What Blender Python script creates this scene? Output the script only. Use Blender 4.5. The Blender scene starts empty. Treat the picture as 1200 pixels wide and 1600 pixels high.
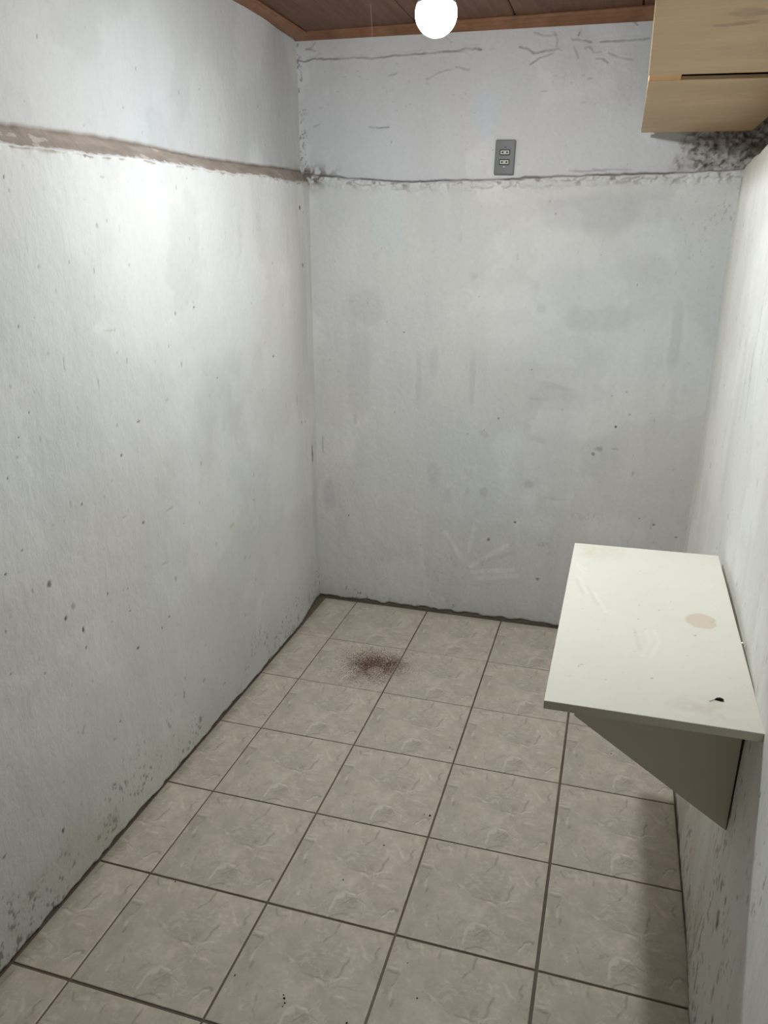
import bpy, bmesh, math, random
import numpy as np
from mathutils import Matrix, Vector

random.seed(7)
RNG = np.random.default_rng(11)
SC = bpy.context.scene
COL = SC.collection

# ------------------------------------------------------------------ camera, world, exposure
cam_data = bpy.data.cameras.new('camera')
cam = bpy.data.objects.new('camera', cam_data)
COL.objects.link(cam)
_R = np.array([[0.9583349917673601, 0.28564156683175057, 0.0017143080692798296],
               [0.09465669594870844, -0.31190186944642484, -0.9453873987672458],
               [-0.26950724195525355, 0.9061600957522508, -0.3259443624300695]])
cam.matrix_world = Matrix(((_R[0][0], -_R[1][0], -_R[2][0], 1.03087),
                           (_R[0][1], -_R[1][1], -_R[2][1], -2.67174),
                           (_R[0][2], -_R[1][2], -_R[2][2], 1.53823),
                           (0, 0, 0, 1)))
cam_data.sensor_fit = 'VERTICAL'
cam_data.sensor_height = 36.0
cam_data.lens = 1204.66 * 36.0 / 1600.0
cam_data.clip_start = 0.02
SC.camera = cam

world = bpy.data.worlds.new('world')
SC.world = world
world.use_nodes = True
world.node_tree.nodes['Background'].inputs[0].default_value = (0.0, 0.0, 0.0, 1)
world.node_tree.nodes['Background'].inputs[1].default_value = 0.0

SC.view_settings.view_transform = 'Standard'
SC.view_settings.look = 'None'
SC.view_settings.gamma = 1.0
SC.view_settings.use_curve_mapping = False
SC.view_settings.exposure = 0.0
BULB_POS = (0.580, -0.760, 2.022)
BULB_STRENGTH = 945.0
BULB_COLOR = (0.945, 0.985, 0.985, 1)
SC.cycles.max_bounces = 12
SC.cycles.diffuse_bounces = 8

# ------------------------------------------------------------------ helpers
def sstep(a, b, x):
    t = np.clip((x - a) / (b - a), 0, 1)
    return t * t * (3 - 2 * t)

def _hash(ix, iy, s):
    h = (ix.astype(np.int64) * 374761393 + iy.astype(np.int64) * 668265263 + s * 974634777) & 0xffffffff
    h = ((h ^ (h >> 13)) * 1274126177) & 0xffffffff
    h = ((h ^ (h >> 16)) * 2246822519) & 0xffffffff
    return ((h ^ (h >> 15)) & 0xffffff) / float(0xffffff)

def vnoise(x, y, s=0):
    x = np.asarray(x, float); y = np.asarray(y, float)
    ix = np.floor(x); iy = np.floor(y)
    fx = x - ix; fy = y - iy
    fx = fx * fx * fx * (fx * (fx * 6 - 15) + 10); fy = fy * fy * fy * (fy * (fy * 6 - 15) + 10)
    a = _hash(ix, iy, s); b = _hash(ix + 1, iy, s); c = _hash(ix, iy + 1, s); d = _hash(ix + 1, iy + 1, s)
    return (a * (1 - fx) + b * fx) * (1 - fy) + (c * (1 - fx) + d * fx) * fy

def fbm(x, y, s=0, octv=4, gain=0.5):
    x = np.asarray(x, float); y = np.asarray(y, float)
    t = 0; amp = 1; tot = 0
    for o in range(octv):
        t = t + amp * vnoise(x * 2**o + 17.3 * o, y * 2**o - 9.1 * o, s + o * 31)
        tot += amp; amp *= gain
    return t / tot            # 0..1, mean 0.5

def seg_dist(U, V, a, b):
    ax, ay = a; bx, by = b
    dx, dy = bx - ax, by - ay
    L = dx * dx + dy * dy + 1e-12
    t = np.clip(((U - ax) * dx + (V - ay) * dy) / L, 0, 1)
    return np.hypot(U - ax - t * dx, V - ay - t * dy)

def mix(col, m, rgb):
    """col (...,3) towards rgb by mask m"""
    return col * (1 - m[..., None]) + np.asarray(rgb) * m[..., None]

def grid_mesh(name, P, col=None, mat=None, parent=None, flip=False, smooth=True):
    """P (n,m,3) array of points -> ONE mesh object with a colour attribute"""
    n, m = P.shape[:2]
    idx = np.arange(n * m).reshape(n, m)
    q = np.stack([idx[:-1, :-1], idx[1:, :-1], idx[1:, 1:], idx[:-1, 1:]], -1).reshape(-1, 4)
    if flip: q = q[:, ::-1]
    return raw_mesh(name, P.reshape(-1, 3), q, None if col is None else col.reshape(-1, 3), mat, parent, smooth)

def raw_mesh(name, co, quads, col=None, mat=None, parent=None, smooth=True):
    me = bpy.data.meshes.new(name)
    me.vertices.add(len(co)); me.vertices.foreach_set('co', np.ascontiguousarray(co, dtype=np.float32).ravel())
    nq = len(quads)
    me.loops.add(nq * 4); me.loops.foreach_set('vertex_index', np.ascontiguousarray(quads, dtype=np.int32).ravel())
    me.polygons.add(nq)
    me.polygons.foreach_set('loop_start', np.arange(0, nq * 4, 4, dtype=np.int32))
    me.polygons.foreach_set('use_smooth', np.full(nq, smooth))
    me.update(calc_edges=True)
    if col is not None:
        at = me.attributes.new('col', 'FLOAT_COLOR', 'POINT')
        c4 = np.ones((len(co), 4), np.float32); c4[:, :3] = np.clip(col, 0, 1)
        at.data.foreach_set('color', c4.ravel())
    if mat: me.materials.append(mat)
    o = bpy.data.objects.new(name, me); COL.objects.link(o)
    if parent: o.parent = parent
    return o

def bm_obj(name, bm, mat, parent=None, smooth=False):
    me = bpy.data.meshes.new(name)
    bmesh.ops.recalc_face_normals(bm, faces=bm.faces)
    bm.to_mesh(me); bm.free()
    if smooth:
        for p in me.polygons: p.use_smooth = True
    me.materials.append(mat)
    o = bpy.data.objects.new(name, me); COL.objects.link(o)
    if parent: o.parent = parent
    return o

def bm_prism(pts, axis, a, b, bevel=0.0, seg=2):
    """polygon pts (2-D) extruded along axis from a to b"""
    bm = bmesh.new()
    def v(p, t):
        if axis == 'z': return (p[0], p[1], t)
        if axis == 'y': return (p[0], t, p[1])
        return (t, p[0], p[1])
    A = [bm.verts.new(v(p, a)) for p in pts]; B = [bm.verts.new(v(p, b)) for p in pts]
    bm.faces.new(A); bm.faces.new(B[::-1])
    n = len(pts)
    for i in range(n):
        bm.faces.new((A[i], B[i], B[(i + 1) % n], A[(i + 1) % n]))
    bmesh.ops.recalc_face_normals(bm, faces=bm.faces)
    if bevel > 0:
        bmesh.ops.bevel(bm, geom=bm.edges[:], offset=bevel, segments=seg, affect='EDGES', profile=0.5)
    return bm

def bm_lathe(prof, seg=48):
    bm = bmesh.new()
    rings = []
    for r, z in prof:
        if r < 1e-6: rings.append([bm.verts.new((0, 0, z))])
        else: rings.append([bm.verts.new((r * math.cos(2 * math.pi * k / seg), r * math.sin(2 * math.pi * k / seg), z)) for k in range(seg)])
    for a, b in zip(rings, rings[1:]):
        for k in range(seg):
            k2 = (k + 1) % seg
            if len(a) == 1 and len(b) == 1: continue
            if len(a) == 1: bm.faces.new((a[0], b[k], b[k2]))
            elif len(b) == 1: bm.faces.new((a[k], b[0], a[k2]))
            else: bm.faces.new((a[k], b[k], b[k2], a[k2]))
    return bm

def rrect(w, h, r, n=5):
    pts = []
    for cx, cy, a0 in ((w/2-r, h/2-r, 0), (-w/2+r, h/2-r, 90), (-w/2+r, -h/2+r, 180), (w/2-r, -h/2+r, 270)):
        for i in range(n + 1):
            a = math.radians(a0 + 90 * i / n)
            pts.append((cx + r * math.cos(a), cy + r * math.sin(a)))
    return pts

def thing(name, label, cat, loc, group=None):
    o = bpy.data.objects.new(name, None); COL.objects.link(o)
    o.location = loc; o.empty_display_size = 0.05
    o['label'] = label; o['category'] = cat
    if group: o['group'] = group
    return o

def tag(o, label, cat, group=None, kind=None):
    o['label'] = label; o['category'] = cat
    if group: o['group'] = group
    if kind: o['kind'] = kind
    return o

def structure(o, label=None, cat=None):
    o['kind'] = 'structure'
    if label: o['label'] = label
    if cat: o['category'] = cat
    return o

# ------------------------------------------------------------------ materials
def new_mat(name, color=(0.8, 0.8, 0.8), rough=0.6, spec=0.4, metal=0.0):
    m = bpy.data.materials.new(name); m.use_nodes = True
    b = m.node_tree.nodes['Principled BSDF']
    b.inputs['Base Color'].default_value = (*color, 1)
    b.inputs['Roughness'].default_value = rough
    b.inputs['Specular IOR Level'].default_value = spec
    b.inputs['Metallic'].default_value = metal
    return m

def N(m, kind, **kw):
    n = m.node_tree.nodes.new(kind)
    for k, v in kw.items(): setattr(n, k, v)
    return n

def LK(m, a, b): m.node_tree.links.new(a, b)

def noise_node(m, scale, detail=4, rough=0.55, vec_scale=(1, 1, 1), distort=0.0):
    tc = N(m, 'ShaderNodeTexCoord'); mp = N(m, 'ShaderNodeMapping')
    mp.inputs['Scale'].default_value = vec_scale
    LK(m, tc.outputs['Object'], mp.inputs['Vector'])
    n = N(m, 'ShaderNodeTexNoise')
    n.inputs['Scale'].default_value = scale; n.inputs['Detail'].default_value = detail
    n.inputs['Roughness'].default_value = rough; n.inputs['Distortion'].default_value = distort
    LK(m, mp.outputs['Vector'], n.inputs['Vector'])
    return n

def ramp(m, fac, stops):
    r = N(m, 'ShaderNodeValToRGB')
    els = r.color_ramp.elements
    while len(els) < len(stops): els.new(0.5)
    for e, (p, c) in zip(els, stops):
        e.position = p; e.color = (*c, 1) if len(c) == 3 else c
    LK(m, fac, r.inputs['Fac'])
    return r

def mult(m, a, b, fac=1.0, mode='MULTIPLY'):
    x = N(m, 'ShaderNodeMix', data_type='RGBA', blend_type=mode)
    x.inputs['Factor'].default_value = fac
    LK(m, a, x.inputs['A']); LK(m, b, x.inputs['B'])
    return x.outputs['Result']

def bump(m, height, strength, dist, prev=None):
    b = N(m, 'ShaderNodeBump')
    b.inputs['Strength'].default_value = strength; b.inputs['Distance'].default_value = dist
    LK(m, height, b.inputs['Height'])
    if prev: LK(m, prev, b.inputs['Normal'])
    return b.outputs['Normal']

def attr_mat(name, rough, spec, grain=(40, 0.06), bumps=(), grain_vec=(1, 1, 1)):
    m = new_mat(name, rough=rough, spec=spec)
    p = m.node_tree.nodes['Principled BSDF']
    a = N(m, 'ShaderNodeAttribute', attribute_name='col')
    n = noise_node(m, grain[0], 6, 0.65, grain_vec)
    r = ramp(m, n.outputs['Fac'], [(0.3, (1 - grain[1],) * 3), (0.7, (1 + 0.0,) * 3)])
    LK(m, mult(m, a.outputs['Color'], r.outputs['Color']), p.inputs['Base Color'])
    prev = None
    for sc, st, di, vs in bumps:
        nb = noise_node(m, sc, 5, 0.6, vs)
        prev = bump(m, nb.outputs['Fac'], st, di, prev)
    if prev: LK(m, prev, p.inputs['Normal'])
    return m

M_WALL_L = attr_mat('limewash_left', 0.62, 0.25, (60, 0.05), [(26, 0.45, 0.007, (1, 1, 0.6)), (90, 0.45, 0.0022, (1, 1, 0.5)), (220, 0.3, 0.0012, (1, 1, 0.4))])
M_WALL_B = attr_mat('limewash_back', 0.65, 0.22, (70, 0.06), [(30, 0.40, 0.007, (1, 1, 0.8)), (100, 0.45, 0.0022, (1, 1, 0.6)), (230, 0.3, 0.0012, (1, 1, 0.5))])
M_WALL_R = attr_mat('limewash_right', 0.65, 0.2, (70, 0.06), [(24, 0.3, 0.006, (1, 1, 0.45)), (140, 0.4, 0.0018, (1, 1, 0.35))])
M_PLAIN = new_mat('dark_front_wall', (0.06, 0.04, 0.03), 0.6, 0.3)  # unseen front wall, coloured dark to cut bounced light in the shadows

# ------------------------------------------------------------------ where the wear sits (wall and tile coordinates)
TILE_DARK=[[(0.58, 0.973), (0.562, 0.902), (0.566, 0.838), (0.534, 0.765)], [(0.34, 0.96), (0.372, 0.891), (0.364, 0.866)], [(0.085, 0.955), (0.113, 0.905), (0.169, 0.91)], [(0.282, 0.589), (0.32, 0.569), (0.341, 0.535)], [(0.407, 0.544), (0.468, 0.503), (0.565, 0.483), (0.662, 0.511), (0.728, 0.539), (0.741, 0.621), (0.75, 0.694)], [(0.678, 0.506), (0.672, 0.41), (0.676, 0.374)], [(0.935, 0.767), (0.921, 0.703), (0.896, 0.686)], [(0.15, 0.315), (0.134, 0.264), (0.102, 0.232), (0.074, 0.227)], [(0.256, 0.262), (0.275, 0.159), (0.294, 0.094)], [(0.556, 0.169), (0.598, 0.213), (0.668, 0.219), (0.772, 0.163)], [(0.618, 0.24), (0.644, 0.292)], [(0.877, 0.118), (0.882, 0.169), (0.914, 0.204), (0.944, 0.196)], [(0.871, 0.091), (0.859, 0.063)], [(0.124, 0.473), (0.121, 0.422), (0.135, 0.446)], [(-0.011, 0.682), (0.1, 0.688), (0.096, 0.597)], [(0.929, 0.848), (0.923, 0.754)], [(0.503, 0.002), (0.579, 0.065), (0.656, 0.046)]]
TILE_WHITE=[[(-0.044, 0.683), (0.006, 0.719), (0.105, 0.715), (0.157, 0.667), (0.239, 0.617), (0.317, 0.579), (0.41, 0.535), (0.484, 0.498)], [(0.109, 0.706), (0.107, 0.59), (0.102, 0.486)], [(0.708, 0.411), (0.767, 0.409), (0.849, 0.378), (0.894, 0.373)], [(0.48, 0.062), (0.508, 0.262), (0.618, 0.24), (0.684, 0.303), (0.719, 0.377)], [(0.141, 0.265), (0.189, 0.134)], [(0.832, 0.337), (0.872, 0.349)], [(0.709, 0.805), (0.733, 0.75)], [(0.74, 0.524), (0.781, 0.536)], [(0.519, 0.274), (0.618, 0.24), (0.777, 0.147)], [(0.585, 0.469), (0.67, 0.484), (0.736, 0.513)], [(0.892, 0.114), (0.893, 0.156), (0.917, 0.185)], [(0.213, 0.946), (0.199, 0.896), (0.232, 0.872)], [(0.801, 0.811), (0.845, 0.762), (0.881, 0.712)]]
TILE_PATCH=[((0.521, 0.709), 0.21, 0.24, 0.8), ((0.056, 0.637), 0.07, 0.1, 1.5), ((0.098, 0.348), 0.12, 0.16, 0.8), ((0.908, 0.177), 0.04, 0.06, 0.7), ((0.501, 0.085), 0.16, 0.1, 0.5), ((0.492, 0.348), 0.1, 0.07, -0.5), ((0.808, 0.572), 0.08, 0.1, -0.4)]
BACK_CRACKS=[([(-0.2355, 2.2007), (-0.198, 2.1942), (-0.1549, 2.2006), (-0.0703, 2.1941), (-0.0076, 2.1967), (0.0749, 2.1903), (0.1561, 2.1942), (0.2952, 2.1939), (0.3922, 2.1966), (0.4207, 2.2015), (0.44, 2.1962), (0.4541, 2.2012), (0.4733, 2.1943)], 1.0), ([(-0.1913, 2.2333), (-0.1698, 2.2364), (-0.1512, 2.2527)], 0.9), ([(-0.1753, 2.2324), (-0.1541, 2.2268)], 0.8), ([(0.0616, 1.9634), (0.0952, 1.9577), (0.1317, 1.9609)], 0.8), ([(-0.1671, 1.9717), (-0.1396, 1.9799)], 0.6), ([(0.1311, 2.1286), (0.1615, 2.1357)], 0.5), ([(0.2772, 2.1126), (0.3261, 2.1314), (0.3746, 2.1415)], 0.5), ([(0.3842, 2.1452), (0.4329, 2.1325)], 0.5), ([(0.8815, 2.1929), (0.9452, 2.1926), (1.0378, 2.1919)], 0.8), ([(0.6052, 2.1948), (0.6396, 2.1853), (0.6572, 2.1731), (0.6946, 2.1769), (0.7402, 2.1794)], 0.9), ([(0.6484, 2.1384), (0.6711, 2.1536), (0.704, 2.163), (0.7243, 2.1692)], 0.9), ([(0.7239, 2.2318), (0.738, 2.209), (0.7355, 2.1871), (0.7529, 2.175)], 0.8), ([(0.7833, 2.2062), (0.816, 2.2042), (0.8493, 2.1934)], 0.9), ([(0.7933, 2.1836), (0.8124, 2.1494)], 0.6), ([(0.8304, 2.1777), (0.8464, 2.1805), (0.8598, 2.165), (0.8842, 2.1636)], 0.7), ([(0.8696, 2.1462), (0.8942, 2.1411), (0.9098, 2.1293)], 0.8), ([(0.6573, 2.236), (0.6915, 2.2229), (0.7327, 2.2239)], 0.6), ([(0.9087, 2.1586), (0.9502, 2.1416), (0.9905, 2.1357)], 0.5), ([(0.8077, 2.2265), (0.8045, 2.2158)], 1.5), ([(0.979, 2.2475), (0.9958, 2.2358)], 0.8), ([(0.4456, 2.2005), (0.4703, 2.1938)], 0.7), ([(0.8073, 1.7951), (0.8758, 1.7896), (0.9341, 1.7962), (1.0172, 1.7943)], 0.6), ([(0.8919, 1.7988), (0.9349, 1.7883)], 0.5)]
BACK_MARKS=[(0.7476, 1.6919, 0.0056, 0.0056, 0, 'g', 0.8), (0.6425, 1.4999, 0.0022, 0.0215, 0, 'g', 0.6), (0.2054, 1.2123, 0.0039, 0.0039, 0, 'd', 0.9), (1.0555, 0.8808, 0.0044, 0.0044, 0, 'd', 1.2), (0.7215, 1.0852, 0.0037, 0.0037, 0, 'd', 0.7), (0.6015, 0.8853, 0.0039, 0.0039, 0, 'd', 0.7), (-0.0404, 0.4089, 0.0043, 0.0043, 0, 'd', 0.9), (0.692, 0.4527, 0.0056, 0.0056, 0, 'd', 0.9), (0.5852, 0.3637, 0.0065, 0.0081, 0, 'b', 0.9), (0.8038, 0.3625, 0.024, 0.0112, 0, 'm', 0.9), (0.8013, 0.2088, 0.0073, 0.0073, 0, 'b', 0.8), (1.0007, 0.7883, 0.018, 0.0105, 0, 'g', 1.0), (1.0582, 0.7926, 0.0149, 0.006, 0, 'g', 0.6), (0.9808, 0.7666, 0.0075, 0.006, 0, 'd', 0.6), (1.1365, 0.6982, 0.006, 0.0105, 0, 'g', 0.9), (1.2355, 0.4965, 0.0053, 0.0053, 0, 'd', 0.8), (1.2268, 0.4842, 0.0038, 0.0107, 0, 'g', 0.7), (1.1795, 0.5197, 0.0038, 0.0038, 0, 'd', 0.5), (-0.017, 0.5569, 0.005, 0.005, 0, 'g', 0.5), (0.8393, 0.5675, 0.0468, 0.0062, 0, 'g', 0.35), (0.9659, 0.506, 0.0466, 0.0155, 0, 'm', 0.5), (1.3236, 0.4543, 0.0061, 0.0038, 0, 'd', 0.6), (1.1014, 0.9316, 0.0037, 0.0037, 0, 'd', 0.5), (-0.005, 0.8471, 0.0098, 0.0244, 20, 'g', 0.5), (-0.0161, 1.327, 0.0109, 0.0062, 0, 'g', 0.5), (-0.156, 0.719, 0.0033, 0.0501, 0, 'g', 0.9), (-0.1947, 1.466, 0.0047, 0.0186, 0, 'd', 0.8), (0.4815, 1.4294, 0.0191, 0.0147, 0, 'g', 0.35), (0.4245, 1.5678, 0.0073, 0.0174, 20, 'g', 0.3), (0.7511, 0.9712, 0.0452, 0.0075, 10, 'g', 0.3)]
BACK_SMUDGES=[(0.556, 0.571, 0.018, 0.019, 0, 0.5), (0.74, 0.621, 0.017, 0.016, 0, 0.5), (0.489, 0.565, 0.01, 0.018, 0, 0.3), (0.402, 0.543, 0.015, 0.032, 0, 0.3), (0.743, 1.314, 0.017, 0.017, 0, 0.4), (0.49, 1.018, 0.012, 0.115, 0, 0.35), (0.269, 1.023, 0.011, 0.109, 0, 0.3), (0.806, 1.027, 0.06, 0.01, -10, 0.3), (0.545, 0.818, 0.02, 0.011, -30, 0.35), (0.331, 1.095, 0.015, 0.054, 0, 0.3), (0.762, 0.81, 0.038, 0.012, -15, 0.3), (0.81, 0.974, 0.082, 0.045, 0, 0.22), (0.869, 1.658, 0.152, 0.055, 0, 0.35), (1.104, 1.669, 0.081, 0.047, 0, 0.25), (0.129, 1.61, 0.082, 0.119, 0, -0.0), (0.342, 0.623, 0.024, 0.057, 0, 0.3), (0.917, 0.735, 0.152, 0.091, 0, 0.15), (0.041, 1.306, 0.085, 0.062, 0, 0.3), (0.023, 1.059, 0.048, 0.191, 0, 0.25), (1.233, 1.224, 0.021, 0.112, 0, 0.35), (1.1, 1.463, 0.083, 0.041, 0, 0.2), (0.956, 1.285, 0.1, 0.043, 0, 0.3), (-0.126, 0.494, 0.026, 0.06, 0, 0.4), (1.347, 0.724, 0.029, 0.059, 0, 0.0), (0.708, 1.177, 0.177, 0.067, 0, -0.22), (0.555, 1.288, 0.178, 0.089, 0, -0.2), (0.77, 1.527, 0.184, 0.057, 0, -0.2), (1.216, 1.026, 0.029, 0.086, 0, -0.2), (0.981, 1.014, 0.103, 0.088, 0, -0.12), (-0.037, 1.54, 0.046, 0.114, 0, -0.2)]
BACK_STROKES=[(0.399, 0.378, 0.47, 0.271, -0.5), (0.513, 0.231, 0.664, 0.347, -0.6), (0.522, 0.205, 0.694, 0.238, -0.6), (0.54, 0.181, 0.712, 0.212, -0.4), (0.502, 0.301, 0.529, 0.444, -0.4), (0.562, 0.264, 0.698, 0.316, 0.3), (0.279, 0.41, 0.3, 0.196, -0.25), (0.417, 0.336, 0.454, 0.215, 0.25), (0.698, 0.462, 0.712, 0.352, -0.25)]
LEFT_MARKS=[(-1.3079, 1.6658, 0.0022, 0.0031, 'd'), (-1.248, 1.6906, 0.0019, 0.0022, 'g'), (-1.0455, 1.7302, 0.0038, 0.0036, 'd'), (-0.9873, 1.6888, 0.0082, 0.0016, 'g'), (-1.064, 1.6359, 0.0029, 0.0018, 'g'), (-1.0286, 1.583, 0.0045, 0.005, 'g'), (-1.2981, 1.6412, 0.0037, 0.0032, 'g'), (-0.7264, 1.361, 0.0034, 0.0052, 'd'), (-0.6233, 1.3704, 0.0037, 0.0031, 'd'), (-0.6258, 1.3833, 0.003, 0.0023, 'g'), (-1.0692, 1.4236, 0.003, 0.0025, 'g'), (-0.9178, 1.492, 0.0034, 0.004, 'g'), (-0.6165, 1.5574, 0.0037, 0.0038, 'g'), (-0.5454, 1.5286, 0.0039, 0.0023, 'g'), (0.2593, 1.6768, 0.0108, 0.0081, 'd'), (0.2832, 1.4668, 0.0112, 0.0073, 'd'), (-0.8111, 1.864, 0.0053, 0.002, 'd'), (-0.9716, 1.8029, 0.0031, 0.0025, 'g'), (-0.7362, 1.8149, 0.0051, 0.0027, 'g'), (-1.2941, 1.5386, 0.0038, 0.0163, 's'), (-1.271, 1.5386, 0.0039, 0.0192, 's'), (-1.2441, 1.4961, 0.0032, 0.0056, 'g'), (-0.1576, 1.6159, 0.0155, 0.0534, 's'), (-1.2775, 1.3948, 0.004, 0.0034, 'g'), (0.1846, 1.9918, 0.0074, 0.0143, 'g'), (-1.1425, 1.768, 0.0172, 0.0017, 'g'), (-1.1644, 1.8211, 0.0033, 0.0022, 'g'), (-0.6061, 1.7153, 0.0043, 0.0022, 'g'), (-1.1953, 1.6526, 0.005, 0.0056, 's'), (-0.8295, 1.6945, 0.0083, 0.0067, 's'), (-0.7371, 1.6979, 0.0052, 0.007, 's'), (-0.6659, 1.6896, 0.0028, 0.0072, 'g'), (-0.7856, 1.7414, 0.0185, 0.002, 'g'), (-1.0278, 1.3431, 0.0209, 0.0026, 'y'), (-1.0067, 1.341, 0.0021, 0.0052, 'g'), (0.2369, 1.5697, 0.0081, 0.0713, 's'), (0.0825, 1.5589, 0.0122, 0.0583, 's'), (-0.3002, 1.5722, 0.0131, 0.068, 's'), (-0.9489, 1.102, 0.0071, 0.0031, 'b'), (-1.0381, 1.0329, 0.0027, 0.0048, 'd'), (-1.4729, 0.8848, 0.0039, 0.0028, 'd'), (-1.3523, 0.8098, 0.0082, 0.0085, 'e'), (-1.2857, 0.7231, 0.0072, 0.0096, 'g'), (-1.3153, 0.7056, 0.0044, 0.0057, 'd'), (-1.2608, 0.6465, 0.0037, 0.0059, 'd'), (-1.3872, 1.1173, 0.0026, 0.0034, 'd'), (-1.374, 1.1573, 0.0019, 0.0028, 'd'), (-1.3141, 1.1406, 0.002, 0.0064, 'g'), (-1.2055, 1.2871, 0.0013, 0.0165, 'g'), (-1.0944, 1.2242, 0.0015, 0.016, 'g'), (-1.4226, 1.0817, 0.0025, 0.0014, 'd'), (-1.2098, 0.9573, 0.0023, 0.0044, 'd'), (-0.9725, 0.8283, 0.006, 0.0043, 'e'), (-1.4171, 0.9176, 0.0026, 0.002, 'd'), (-1.1547, 0.6979, 0.0026, 0.0017, 'd'), (-1.0893, 0.6779, 0.0028, 0.0025, 'g'), (-1.0715, 0.6095, 0.0028, 0.0018, 'd'), (-0.9873, 0.5795, 0.0031, 0.0019, 'g'), (-0.9339, 0.4903, 0.0033, 0.0019, 'd'), (-0.8951, 0.5076, 0.0034, 0.0027, 'd'), (-1.1509, 0.6158, 0.0026, 0.0028, 'g'), (-0.842, 0.6072, 0.007, 0.0099, 'g'), (-0.8054, 1.133, 0.012, 0.0052, 'y'), (-0.8252, 1.039, 0.002, 0.0895, 's'), (-0.9659, 1.0204, 0.0018, 0.0528, 's'), (-0.4795, 0.6488, 0.0167, 0.0081, 'y'), (-0.3575, 0.4864, 0.0062, 0.0057, 'g'), (0.1301, 0.9632, 0.0054, 0.0263, 'g'), (-0.175, 1.0042, 0.011, 0.0119, 's'), (0.1911, 0.8592, 0.0056, 0.0054, 'd'), (0.2487, 0.8505, 0.0059, 0.0033, 'd'), (-0.089, 1.1629, 0.0057, 0.0038, 'd'), (-0.5108, 1.1482, 0.0042, 0.0021, 'd'), (-0.8466, 1.2429, 0.0038, 0.0021, 'g'), (-1.2763, 0.9363, 0.0022, 0.0037, 'g'), (-1.3123, 0.939, 0.0021, 0.003, 'g'), (-1.3392, 0.9579, 0.002, 0.003, 'g'), (-1.2489, 0.9698, 0.0027, 0.0093, 'g'), (-1.3771, 1.2644, 0.0015, 0.0055, 'g'), (-1.3279, 1.3801, 0.0015, 0.0027, 'd'), (-1.3096, 1.2418, 0.0024, 0.004, 'g'), (-1.2522, 1.3165, 0.0017, 0.0041, 'g'), (-1.3339, 1.2033, 0.0019, 0.002, 'd'), (-1.2392, 1.1877, 0.0013, 0.0419, 's'), (-1.2926, 1.1205, 0.0017, 0.0147, 's'), (-0.3028, 0.6681, 0.0063, 0.0428, 's'), (0.329, 0.6962, 0.0093, 0.0401, 'd'), (-0.647, 0.9069, 0.0039, 0.0082, 'g'), (-1.124, 0.9474, 0.0025, 0.0046, 'g'), (-1.0907, 0.9793, 0.0021, 0.0033, 'g'), (-0.8891, 0.6732, 0.0199, 0.0015, 'g'), (-0.836, 0.822, 0.0204, 0.0015, 'g'), (-1.0539, 0.8711, 0.0111, 0.0028, 'g'), (-0.1325, 0.4179, 0.0169, 0.0207, 's'), (-0.3983, 0.5004, 0.008, 0.0047, 'g'), (-1.3155, 0.706, 0.0041, 0.0053, 'd'), (-1.2621, 0.6512, 0.0034, 0.0062, 'd'), (-1.2593, 0.5996, 0.003, 0.0048, 'd'), (-1.4058, 0.6107, 0.0029, 0.0019, 'd'), (-1.056, 0.4892, 0.0074, 0.0039, 'd'), (-0.895, 0.5083, 0.0028, 0.0016, 'd'), (-0.9354, 0.4918, 0.0034, 0.0016, 'd'), (-1.1532, 0.6168, 0.0022, 0.0022, 'g'), (-1.5585, 0.4668, 0.0036, 0.003, 'g'), (-1.4069, 0.3078, 0.0044, 0.002, 'g'), (-1.2252, 0.1653, 0.0038, 0.0023, 'd'), (-1.5295, 0.2971, 0.0039, 0.0019, 'g'), (-1.4315, 0.1864, 0.0053, 0.0075, 'd'), (-1.6104, 0.2659, 0.0056, 0.0037, 'd'), (-1.17, 0.3275, 0.004, 0.0026, 'd'), (-1.1558, 0.6975, 0.0022, 0.0014, 'd'), (-1.4185, 0.652, 0.0021, 0.0016, 'g'), (-1.2017, 0.2915, 0.0055, 0.0052, 'g'), (-1.2829, 0.4784, 0.0049, 0.0021, 'g'), (-1.4985, 0.7632, 0.0015, 0.0024, 'd'), (-1.5033, 0.6644, 0.0015, 0.0015, 'd'), (-1.4837, 0.2712, 0.0025, 0.0033, 'g')]
LEFT_MOULD=[(-0.8533, 0.2227, 0.0306, 0.0391, 0.8), (-0.7428, 0.2029, 0.0504, 0.0227, 0.7), (-1.3214, 0.3936, 0.048, 0.0417, 0.5), (-0.9488, 0.1833, 0.0283, 0.0506, 0.8), (-1.2547, 0.0741, 0.0541, 0.034, 1.1), (-1.4299, 0.1167, 0.0447, 0.0416, 1.0), (-1.5612, 0.1035, 0.0463, 0.0391, 0.8), (-1.3169, 0.0667, 0.0407, 0.0221, 0.9), (-1.6304, 0.0744, 0.0356, 0.0379, 0.6), (-1.5084, 0.1285, 0.049, 0.0333, 0.6), (-0.7992, 0.1279, 0.0486, 0.018, 0.5), (-0.4952, 0.0294, 0.0621, 0.0202, 0.6)]
# ------------------------------------------------------------------ wall painting (albedo wear only)
KIND = {'d': (0.10, 0.095, 0.085, 0.95), 'g': (0.36, 0.36, 0.35, 0.6), 'b': (0.22, 0.14, 0.07, 0.9), 'e': (0.17, 0.18, 0.16, 0.85),
        'y': (0.50, 0.45, 0.30, 0.5), 's': (0.50, 0.50, 0.50, 0.38), 'm': (0.38, 0.37, 0.36, 0.5)}

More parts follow.
